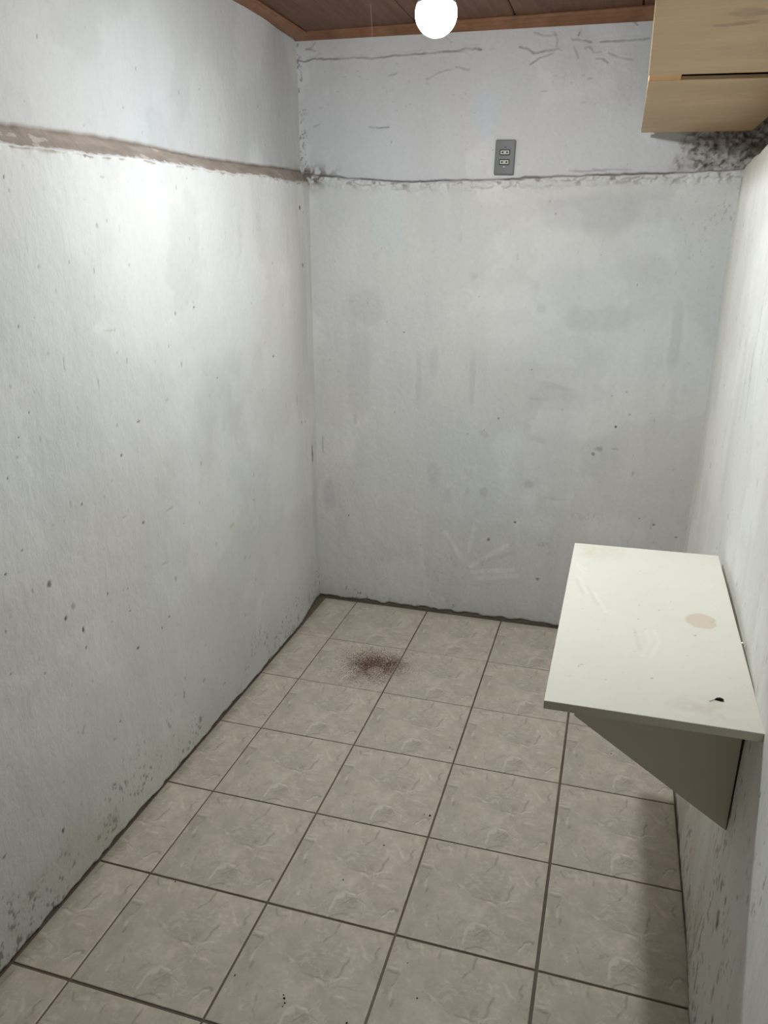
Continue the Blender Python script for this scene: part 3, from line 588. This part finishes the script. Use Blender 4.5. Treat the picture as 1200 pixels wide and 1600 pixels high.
for a, b in zip(edges, edges[1:]):
    sub = bm_prism([(a + 0.0015, 2.300), (a + 0.0015, 2.284), (a + 0.006, 2.280), (b - 0.006, 2.280), (b - 0.0015, 2.284), (b - 0.0015, 2.300)], 'y', -3.25, 0.42)
    me = bpy.data.meshes.new('tmp'); sub.to_mesh(me); sub.free(); bm.from_mesh(me); bpy.data.meshes.remove(me)
sub = bm_prism([(-0.28, 2.299), (1.44, 2.299), (1.44, 2.315), (-0.28, 2.315)], 'y', -3.25, 0.42)
me = bpy.data.meshes.new('tmp'); sub.to_mesh(me); sub.free(); bm.from_mesh(me); bpy.data.meshes.remove(me)
structure(bm_obj('ceiling', bm, M_CEIL))
# cornice battens: lower edge on the wall, rounded nose, shadow step to the boards
corn = [(0.0, 2.281), (0.0, 2.258), (0.010, 2.256), (0.024, 2.258), (0.036, 2.263), (0.046, 2.271), (0.050, 2.276), (0.046, 2.281)]
slope = lambda x: -0.0165 * (x + 0.2) / 1.24          # the batten on the back wall runs slightly downhill
bm = bm_prism([(0.400 - u, z) for u, z in corn], 'x', -0.235, 1.42)
for v in bm.verts:
    if v.co.z < 2.28: v.co.z += slope(v.co.x) * (2.283 - v.co.z) / 0.025 + 0.004
structure(bm_obj('trim_1', bm, M_CORN), 'brown wooden cornice batten along the back wall', 'trim')
bm = bm_prism([(-0.216 + u * 1.0, z) for u, z in corn], 'y', -3.2, 0.385)
for v in bm.verts:
    if v.co.z < 2.28: v.co.z += (0.003 if v.co.y > 0 else -0.050) * (2.283 - v.co.z) / 0.025
structure(bm_obj('trim_2', bm, M_CORN), 'brown wooden cornice batten along the left wall', 'trim')

# ------------------------------------------------------------------ hanging bulb
M_WHITE_PLASTIC = new_mat('white_plastic', (0.75, 0.75, 0.73), 0.4, 0.5)
M_BLACK_PLASTIC = new_mat('black_plastic', (0.02, 0.02, 0.02), 0.45, 0.5)
M_BRASS = new_mat('lamp_cap_metal', (0.6, 0.55, 0.45), 0.3, 0.5, 1.0)
M_GLOW = new_mat('lit_diffuser', (1, 1, 1), 0.4, 0.2)
_p = M_GLOW.node_tree.nodes['Principled BSDF']
_p.inputs['Emission Color'].default_value = BULB_COLOR
# an LED globe: brightest at its tip, dimmer towards the neck
_g = N(M_GLOW, 'ShaderNodeNewGeometry'); _s = N(M_GLOW, 'ShaderNodeSeparateXYZ'); _r = N(M_GLOW, 'ShaderNodeMapRange', interpolation_type='LINEAR')
LK(M_GLOW, _g.outputs['Normal'], _s.inputs[0]); LK(M_GLOW, _s.outputs['Z'], _r.inputs['Value'])
_r.inputs['From Min'].default_value = 0.12; _r.inputs['From Max'].default_value = -1.0
_r.inputs['To Min'].default_value = 0.04 * BULB_STRENGTH; _r.inputs['To Max'].default_value = BULB_STRENGTH
LK(M_GLOW, _r.outputs['Result'], _p.inputs['Emission Strength'])
bx_, by_, bz_ = BULB_POS
lamp = thing('light_bulb', 'glowing white bulb hanging below the brown wooden ceiling', 'light bulb', (bx_, by_, 2.28))
def at_lamp(o): o.location = (0, 0, 0); return o
dz = bz_ - 2.28
R_ = 0.046
prof = [(0, -R_)] + [(R_ * math.sin(a), -R_ * math.cos(a)) for a in np.linspace(0.12, math.radians(112), 18)]
prof = [(r, z + dz) for r, z in prof]
bm_obj('bulb_globe', bm_lathe(prof, 40), M_GLOW, lamp, True)
rt, zt = prof[-1]
bm_obj('bulb_body', bm_lathe([(rt, zt), (rt * 1.01, zt + 0.002), (0.036, zt + 0.018), (0.022, zt + 0.052), (0.017, zt + 0.066), (0, zt + 0.066)], 40), M_WHITE_PLASTIC, lamp, True)
bm_obj('screw_cap', bm_lathe([(0.0135, zt + 0.062), (0.0135, zt + 0.080), (0, zt + 0.080)], 32), M_BRASS, lamp, True)
bm_obj('lamp_socket', bm_lathe([(0.0, zt + 0.070), (0.019, zt + 0.070), (0.020, zt + 0.074), (0.020, zt + 0.108), (0.014, zt + 0.122), (0.004, zt + 0.126), (0, zt + 0.126)], 32), M_BLACK_PLASTIC, lamp, True)
bm_obj('cord', bm_lathe([(0.003, zt + 0.122), (0.003, -0.010), (0.0, -0.010)], 12), M_BLACK_PLASTIC, lamp, True)
bm_obj('ceiling_rose', bm_lathe([(0, -0.020), (0.012, -0.020), (0.030, -0.014), (0.038, -0.004), (0.038, 0.0), (0, 0.0)], 32), M_WHITE_PLASTIC, lamp, True)

# ------------------------------------------------------------------ overhead wooden shelf (two boards on a batten)
M_PLY = new_mat('pale_plywood', (0.55, 0.42, 0.27), 0.5, 0.35)
def ply():
    m = M_PLY; p = m.node_tree.nodes['Principled BSDF']
    n = noise_node(m, 10, 7, 0.62, (0.9, 9, 6), 0.5)
    r = ramp(m, n.outputs['Fac'], [(0.28, (0.57, 0.405, 0.233)), (0.72, (0.63, 0.455, 0.27))])
    n2 = noise_node(m, 4, 3, 0.5, (1, 1.5, 1), 0.4)
    r2 = ramp(m, n2.outputs['Fac'], [(0.32, (0.86, 0.84, 0.82)), (0.68, (1.06, 1.06, 1.03))])
    colr = mult(m, r.outputs['Color'], r2.outputs['Color'])
    # dark smears of an old stain on the board, in the board's own coordinates
    tc = N(m, 'ShaderNodeTexCoord'); nz = noise_node(m, 14, 4, 0.6, (1, 2, 1))
    sep = N(m, 'ShaderNodeSeparateXYZ'); LK(m, tc.outputs['Object'], sep.inputs[0])
    def ell(cx, cy, rx, ry):
        def mm(op, a, b=None, va=None, vb=None):
            n = N(m, 'ShaderNodeMath', operation=op)
            if a is not None: LK(m, a, n.inputs[0])
            if b is not None: LK(m, b, n.inputs[1])
            if vb is not None: n.inputs[1].default_value = vb
            return n.outputs[0]
        x = mm('MULTIPLY', mm('SUBTRACT', sep.outputs[0], vb=cx), vb=1 / rx); y = mm('MULTIPLY', mm('SUBTRACT', sep.outputs[1], vb=cy), vb=1 / ry)
        d = mm('SQRT', mm('ADD', mm('MULTIPLY', x, x), mm('MULTIPLY', y, y)))
        d = mm('ADD', d, mm('MULTIPLY', mm('SUBTRACT', nz.outputs['Fac'], vb=0.5), vb=1.5))
        r = ramp(m, d, [(0.62, (1, 1, 1)), (1.0, (0, 0, 0))])
        return r.outputs['Color']
    for e in ((1.187, -1.105, 0.036, 0.034), (1.225, -1.098, 0.040, 0.018), (1.162, -1.035, 0.030, 0.012), (1.190, -1.045, 0.022, 0.012)):
        x = N(m, 'ShaderNodeMix', data_type='RGBA'); mul = N(m, 'ShaderNodeMath', operation='MULTIPLY')
        LK(m, ell(*e), mul.inputs[0]); mul.inputs[1].default_value = 0.45
        LK(m, mul.outputs[0], x.inputs['Factor']); LK(m, colr, x.inputs['A']); x.inputs['B'].default_value = (0.30, 0.185, 0.115, 1)
        colr = x.outputs['Result']
    LK(m, colr, p.inputs['Base Color'])
ply()
M_BATTEN = wood('orange_pine', (0.60, 0.33, 0.13), (0.75, 0.46, 0.22), 0.6, 14, (4, 4, 1))
shelf = thing('overhead_shelf', 'pale plywood overhead shelf of two boards high in the right corner', 'shelf', (0, 0, 0))
SZ = 1.900
def board(pts):
    bm = bm_prism(pts, 'z', SZ, SZ + 0.009, 0.0012, 2)
    return bm_obj('board', bm, M_PLY, shelf)
board([(1.0335, -1.80), (1.392, -1.80), (1.392, -0.588), (1.0405, -0.637)])
board([(1.0415, -0.571), (1.392, -0.520), (1.392, 0.372), (1.0395, 0.318)])
bm = bm_prism([(1.0425, -1.78), (1.112, -1.78), (1.112, 0.30), (1.0425, 0.30)], 'z', SZ + 0.009, SZ + 0.050, 0.001, 1)
bm_obj('batten', bm, M_BATTEN, shelf)
bm = bm_prism([(1.0428, -0.6365), (1.112, -0.6285), (1.112, -0.5610), (1.0428, -0.5705)], 'z', SZ + 0.001, SZ + 0.009, 0.0004, 1)
bm_obj('spacer', bm, M_BATTEN, shelf)['label'] = 'orange pine block showing in the gap between the boards'
bm = bm_prism([(1.345, -1.78), (1.390, -1.78), (1.390, 0.34), (1.345, 0.34)], 'z', SZ + 0.009, SZ + 0.050, 0.001, 1)
bm_obj('batten', bm, M_BATTEN, shelf)
M_PANEL = wood('dark_panel', (0.16, 0.11, 0.075), (0.22, 0.155, 0.105), 0.6, 10, (5, 1, 1))
bm = bm_prism([(1.0428, -1.78), (1.390, -1.78), (1.390, 0.30), (1.0428, 0.30)], 'z', SZ + 0.050, SZ + 0.058)
bm_obj('top_panel', bm, M_PANEL, shelf)

# ------------------------------------------------------------------ wall-mounted white shelf table
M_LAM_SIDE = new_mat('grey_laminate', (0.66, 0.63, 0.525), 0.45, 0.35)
M_LAM_TOP = attr_mat('worn_laminate_top', 0.38, 0.35, (45, 0.03))
M_SCREW = new_mat('screw_head', (0.8, 0.8, 0.78), 0.35, 0.5, 0.6)
tbl = thing('wall_table', 'small white laminate wall table on a triangular bracket', 'table', (1.322, -1.08, 0.0))
def rel(o):
    o.matrix_parent_inverse = Matrix.Translation((-1.322, 1.08, 0)); return o
TA, TB, TC, TD = (0.9670, -1.4765), (1.3215, -1.4725), (1.3305, -0.6715), (0.9720, -0.6850)
def build_top():
    nx, ny = 120, 270
    cx = np.r_[0, 0, 0.0015, 0.003, 0.006, np.linspace(0.012, 0.988, nx), 0.994, 0.997, 0.9985, 1, 1]
    cy = np.r_[0, 0, 0.0007, 0.0015, 0.003, np.linspace(0.006, 0.994, ny), 0.997, 0.9985, 0.9993, 1, 1]
    S, T = np.meshgrid(cx, cy, indexing='ij')
    X = (TA[0] * (1 - S) + TB[0] * S) * (1 - T) + (TD[0] * (1 - S) + TC[0] * S) * T
    Y = (TA[1] * (1 - S) + TB[1] * S) * (1 - T) + (TD[1] * (1 - S) + TC[1] * S) * T
    def prof(c, L):
        d = np.minimum(c, 1 - c) * L
        return np.clip(1 - d / 0.0012, 0, 1)
    px = prof(cx, 0.355); py = prof(cy, 0.79)
    Z = 0.790 - 0.0009 * np.maximum(px[:, None] ** 2, py[None, :] ** 2)
    Z[0, :] = Z[-1, :] = 0.774; Z[:, 0] = Z[:, -1] = 0.774
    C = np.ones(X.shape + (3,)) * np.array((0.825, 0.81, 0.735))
    C = C * (1 + 0.07 * (fbm(X * 7, Y * 5, 1001, 4) - 0.5))[..., None]
    C = mix(C, 0.35 * np.exp(-((X - 1.02) / 0.07) ** 2 - ((Y + 0.72) / 0.06) ** 2) * fbm(X * 60, Y * 30, 1002, 4) * 2, (0.62, 0.53, 0.36))
    e = np.hypot((X - 1.257) / 0.030, (Y + 1.073) / 0.034) + 0.55 * (fbm(X * 40, Y * 40, 1003, 3) - 0.5)
    C = mix(C, 0.55 * sstep(1.08, 0.9, e), (0.62, 0.49, 0.34))
    C = mix(C, 0.25 * sstep(0.85, 0.55, e), (0.75, 0.68, 0.56))
    C = mix(C, 0.40 * np.exp(-((X - 1.235) / 0.055) ** 2 - ((Y + 1.425) / 0.03) ** 2) * sstep(0.35, 0.65, fbm(X * 40, Y * 40, 1004, 3)), (0.60, 0.50, 0.43))
    C = mix(C, 0.25 * sstep(1.15, 1.33, X) * sstep(-1.1, -1.45, Y), (0.70, 0.62, 0.54))
    for a, b, w in (((1.159, -1.148), (1.168, -1.196), 0.6), ((1.168, -1.196), (1.149, -1.266), 0.6), ((1.144, -1.152), (1.149, -1.202), 0.4), ((1.149, -1.202), (1.133, -1.265), 0.4),
                    ((1.033, -0.991), (1.062, -1.088), 0.6), ((0.996, -0.907), (1.02, -1.0), 0.5), ((0.984, -0.828), (1.010, -0.862), 0.5), ((0.984, -0.84), (1.006, -0.885), 0.5)):
        C = mix(C, w * 0.7 * sstep(0.006, 0.002, seg_dist(X, Y, a, b)), (0.93, 0.915, 0.86))
    for a, b in (((1.015, -0.96), (1.045, -1.06)), ((0.99, -0.93), (1.01, -1.01)), ((1.12, -1.15), (1.13, -1.24))):
        C = mix(C, 0.22 * sstep(0.006, 0.002, seg_dist(X, Y, a, b)), (0.62, 0.57, 0.48))
    d_ = np.zeros(X.shape)
    for i in range(34):
        stamp(C, d_, X, Y, RNG.uniform(0.98, 1.31), RNG.uniform(-1.45, -0.72), RNG.uniform(0.0008, 0.0022), RNG.uniform(0.0008, 0.0022), RNG.choice(['g', 'b', 'y']), 0.5, 1100 + i)
    stamp(C, d_, X, Y, 1.2385, -1.147, 0.0026, 0.0026, 'b', 0.9, 1190)
    o = grid_mesh('tabletop', np.stack([X, Y, Z], -1), C, M_LAM_TOP, tbl)
    bm = bmesh.new(); bm.from_mesh(o.data)
    be = [e for e in bm.edges if e.is_boundary]
    bmesh.ops.contextual_create(bm, geom=be)
    bm.to_mesh(o.data); bm.free()
    for p in o.data.polygons:
        if p.normal.z < 0.3: p.use_smooth = False
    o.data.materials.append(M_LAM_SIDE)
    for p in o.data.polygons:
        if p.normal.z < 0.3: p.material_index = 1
    return rel(o)
build_top()
bm = bm_prism([(1.0175, 0.7735), (1.0185, 0.685), (1.3160, 0.4870), (1.3165, 0.7735)], 'y', -1.345, -1.329, 0.0006, 1)
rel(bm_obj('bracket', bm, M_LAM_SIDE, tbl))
bm = bm_prism([(1.0175, 0.7735), (1.0185, 0.685), (1.3190, 0.4870), (1.3250, 0.7735)], 'y', -0.836, -0.820, 0.0006, 1)
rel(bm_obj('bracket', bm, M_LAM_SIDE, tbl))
M_GAP_SHADE = wood('gap_shade', (0.045, 0.032, 0.024), (0.07, 0.05, 0.038), 0.7, 12, (1, 1, 6))  # added dark strip, stands in for the shade between bracket and wall
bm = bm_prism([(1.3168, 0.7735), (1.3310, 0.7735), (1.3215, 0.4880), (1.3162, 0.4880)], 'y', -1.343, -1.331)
rel(bm_obj('gap_shade_strip', bm, M_GAP_SHADE, tbl))['label'] = 'added dark strip as the shaded gap between the bracket and the wall'
def dome(r, h, axis_loc, rot=None):
    bm = bm_lathe([(0, h), (r * 0.6, h * 0.85), (r * 0.95, h * 0.35), (r, 0), (0, 0)], 20)
    if rot: bmesh.ops.rotate(bm, verts=bm.verts, cent=(0, 0, 0), matrix=rot)
    bmesh.ops.translate(bm, verts=bm.verts, vec=axis_loc)
    return bm
rel(bm_obj('screw', dome(0.0042, 0.003, (1.3275, -1.154, 0.7895)), M_SCREW, tbl, True))

# ------------------------------------------------------------------ double outlet plate
M_PLATE = new_mat('grey_plate', (0.118, 0.120, 0.122), 0.42, 0.4)
M_INSERT = new_mat('pale_insert', (0.50, 0.50, 0.46), 0.45, 0.4)
M_HOLE = new_mat('outlet_black', (0.012, 0.012, 0.012), 0.6, 0.3)
out = thing('wall_outlet', 'grey double power outlet plate above the ledge on the back wall', 'outlet', (0.5755, 0.397, 1.8435))
out.rotation_euler = (0, math.radians(1.6), 0)
W_, H_ = 0.0725, 0.117
def plate_prism(pts, y0, y1, bev=0.0): return bm_prism(pts, 'y', y0, y1, bev, 3)
bm = plate_prism(rrect(W_, H_, 0.005), -0.0135, 0.004, 0.0)
bmesh.ops.bevel(bm, geom=[e for e in bm.edges if all(abs(v.co.y + 0.0135) < 1e-6 for v in e.verts)], offset=0.003, segments=3, affect='EDGES')
bm_obj('plate', bm, M_PLATE, out)
def shifted(pts, dx, dzz): return [(x + dx, z + dzz) for x, z in pts]
for zc in (0.0158, -0.0162):
    fr = plate_prism(shifted(rrect(0.0375, 0.0185, 0.003), 0.0, zc), -0.0155, -0.012, 0.0005)
    f = bm_obj('socket_frame', fr, M_HOLE, out)
    ins = plate_prism(shifted(rrect(0.0315, 0.0128, 0.0015), 0.0, zc), -0.0162, -0.012, 0.0003)
    bm_obj('socket_insert', ins, M_INSERT, f)
    for sx in (-1, 1):
        pts = [(sx * 0.0052, zc + 0.0030), (sx * 0.0078, zc + 0.0034), (sx * 0.0098, zc + 0.0020), (sx * 0.0125, zc + 0.0006), (sx * 0.0125, zc - 0.0006), (sx * 0.0098, zc - 0.0020), (sx * 0.0078, zc - 0.0034), (sx * 0.0052, zc - 0.0030)]
        bm_obj('pin_hole', plate_prism(pts, -0.0166, -0.0160), M_HOLE, f)
for zc in (0.033, -0.0315):
    bm = dome(0.0028, 0.0012, (0, -0.0134, zc), Matrix.Rotation(math.radians(90), 3, 'X'))
    bm_obj('screw', bm, M_SCREW if zc < 0 else M_PLATE, out, True)

# ------------------------------------------------------------------ spilled powder, crumbs, scrap, cobweb
M_POWDER = new_mat('rust_brown_powder', (0.105, 0.032, 0.021), 0.85, 0.15)
def powder():
    n = 15000
    k = RNG.uniform(size=n)
    px = np.where(k < 0.42, RNG.normal(0.230, 0.046, n), np.where(k < 0.64, RNG.normal(0.325, 0.036, n), RNG.normal(0.245, 0.080, n)))
    py = np.where(k < 0.42, RNG.normal(-0.150, 0.050, n), np.where(k < 0.64, RNG.normal(-0.135, 0.040, n), RNG.normal(-0.170, 0.082, n)))
    hole = (np.hypot((px - 0.262) / 0.030, (py + 0.195) / 0.034) < 1) & (RNG.uniform(size=n) < 0.55)
    joint = ((np.abs(px - 0.33) < 0.003) | (np.abs(py - 0.001) < 0.002) | (np.abs(py + 0.3306) < 0.002))
    keep = ~hole & ~joint
    px, py = px[keep], py[keep]; n = len(px)
    r = RNG.uniform(0.00045, 0.00105, n)
    cos = np.zeros((n, 8, 3)); rot = RNG.uniform(0, 6.28, n)
    for q in range(4):
        a = rot + q * math.pi / 2
        jr = r * RNG.uniform(0.7, 1.3, n)
        cos[:, q] = np.stack([px + jr * np.cos(a), py + jr * np.sin(a), np.full(n, 0.00005)], -1)
        cos[:, q + 4] = np.stack([px + 0.5 * jr * np.cos(a), py + 0.5 * jr * np.sin(a), 0.00005 + r * RNG.uniform(0.5, 0.9, n)], -1)
    f = np.array([(4, 5, 6, 7), (0, 1, 5, 4), (1, 2, 6, 5), (2, 3, 7, 6), (3, 0, 4, 7)])
    q = (np.arange(n)[:, None, None] * 8 + f[None]).reshape(-1, 4)
    o = raw_mesh('spilled_powder', cos.reshape(-1, 3), q, None, M_POWDER, None, False)
    tag(o, 'round speckled patch of reddish brown powder scattered on the floor tiles', 'powder', kind='stuff')
powder()

M_CRUMB = new_mat('dark_crumb', (0.022, 0.018, 0.014), 0.8, 0.2)
def lump(rx, ry, rz, seed):
    bm = bmesh.new(); bmesh.ops.create_icosphere(bm, subdivisions=2, radius=1.0)
    rnd = random.Random(seed)
    ph = [rnd.uniform(0, 6.28) for _ in range(4)]
    for v in bm.verts:
        k = 1 + 0.22 * math.sin(3 * v.co.x + ph[0]) + 0.18 * math.sin(4 * v.co.y + ph[1]) + 0.12 * math.sin(5 * v.co.z + ph[2])
        v.co = Vector((v.co.x * rx * k, v.co.y * ry * k, max(v.co.z * rz * k, -rz * 0.6)))
    return bm
crumbs = [(0.6458, -0.9097, 3.2, 2.6), (0.6287, -0.9093, 1.5, 1.5), (0.5524, -1.0572, 2.2, 1.6), (0.4862, -1.2031, 1.7, 1.7), (0.0775, -1.3323, 1.8, 1.6), (0.3465, -1.5308, 1.5, 2.2),
          (0.4742, -1.5507, 2.2, 2.8), (0.480, -1.5605, 2.2, 1.6), (0.4700, -1.5440, 1.4, 1.8), (0.4785, -1.5690, 1.6, 1.3), (0.75, -1.468, 1.8, 1.6), (0.7077, -1.3903, 1.3, 1.3), (0.6338, -0.5811, 2.0, 1.6), (1.1362, -0.4649, 2.0, 1.6), (0.6343, -0.5632, 1.2, 1.2), (0.622, -1.565, 2.2, 1.8)]
for i, (x, y, a, b) in enumerate(crumbs):
    o = bm_obj('crumb', lump(a * 0.001, b * 0.001, min(a, b) * 0.0006, 40 + i), M_CRUMB, None, True)
    o.location = (x, y, min(a, b) * 0.00036 + 0.0003)
    tag(o, 'tiny black crumb of dirt lying on the beige floor tiles', 'crumb', 'dirt crumbs on the floor tiles')

# curled dark scrap on the table
scrap = thing('dark_scrap', 'small curled black scrap with a thin tail on the white table', 'debris', (1.2581, -1.388, 0.790))
bm = lump(0.0075, 0.0035, 0.0026, 91)
for v in bm.verts: v.co.y -= 35 * v.co.x * v.co.x
bmesh.ops.translate(bm, verts=bm.verts, vec=(0.0015, 0.0005, 0.0017))
bm_obj('scrap_body', bm, M_CRUMB, scrap, True)
bm = bmesh.new(); prev = None
path = [(-0.005, -0.0006, 0.0015), (-0.009, -0.0040, 0.0012), (-0.0125, -0.0072, 0.0008), (-0.0155, -0.0085, 0.0007)]
for i, p in enumerate(path):
    rr_ = 0.0008 - 0.00012 * i
    ring = [bm.verts.new((p[0] + rr_ * 0.6 * math.cos(t), p[1] + rr_ * math.cos(t), p[2] + rr_ * math.sin(t))) for t in np.linspace(0, 2 * math.pi, 8, endpoint=False)]
    if prev:
        for k in range(8): bm.faces.new((prev[k], prev[(k + 1) % 8], ring[(k + 1) % 8], ring[k]))
    else: bm.faces.new(ring)
    prev = ring
bm.faces.new(prev)
M_TAIL = new_mat('scrap_tail', (0.30, 0.27, 0.22), 0.7, 0.2)
bm_obj('scrap_tail', bm, M_TAIL, scrap, True)

# hair-thin cobweb thread below the ceiling
M_WEB = new_mat('cobweb', (0.85, 0.86, 0.88), 0.6, 0.3)
bm = bmesh.new(); prev = None
for i in range(15):
    t = i / 14
    c = (0.157 + 0.003 * math.sin(t * 3) + 0.004 * t, 0.10, 2.2805 - 0.118 * t)
    rr_ = 0.00024
    ring = [bm.verts.new((c[0] + rr_ * math.cos(a), c[1] + rr_ * math.sin(a), c[2])) for a in np.linspace(0, 2 * math.pi, 6, endpoint=False)]
    if prev:
        for k in range(6): bm.faces.new((prev[k], prev[(k + 1) % 6], ring[(k + 1) % 6], ring[k]))
    prev = ring
tag(bm_obj('cobweb_thread', bm, M_WEB, None, True), 'thin pale cobweb thread hanging from the wooden ceiling left of the bulb', 'cobweb')
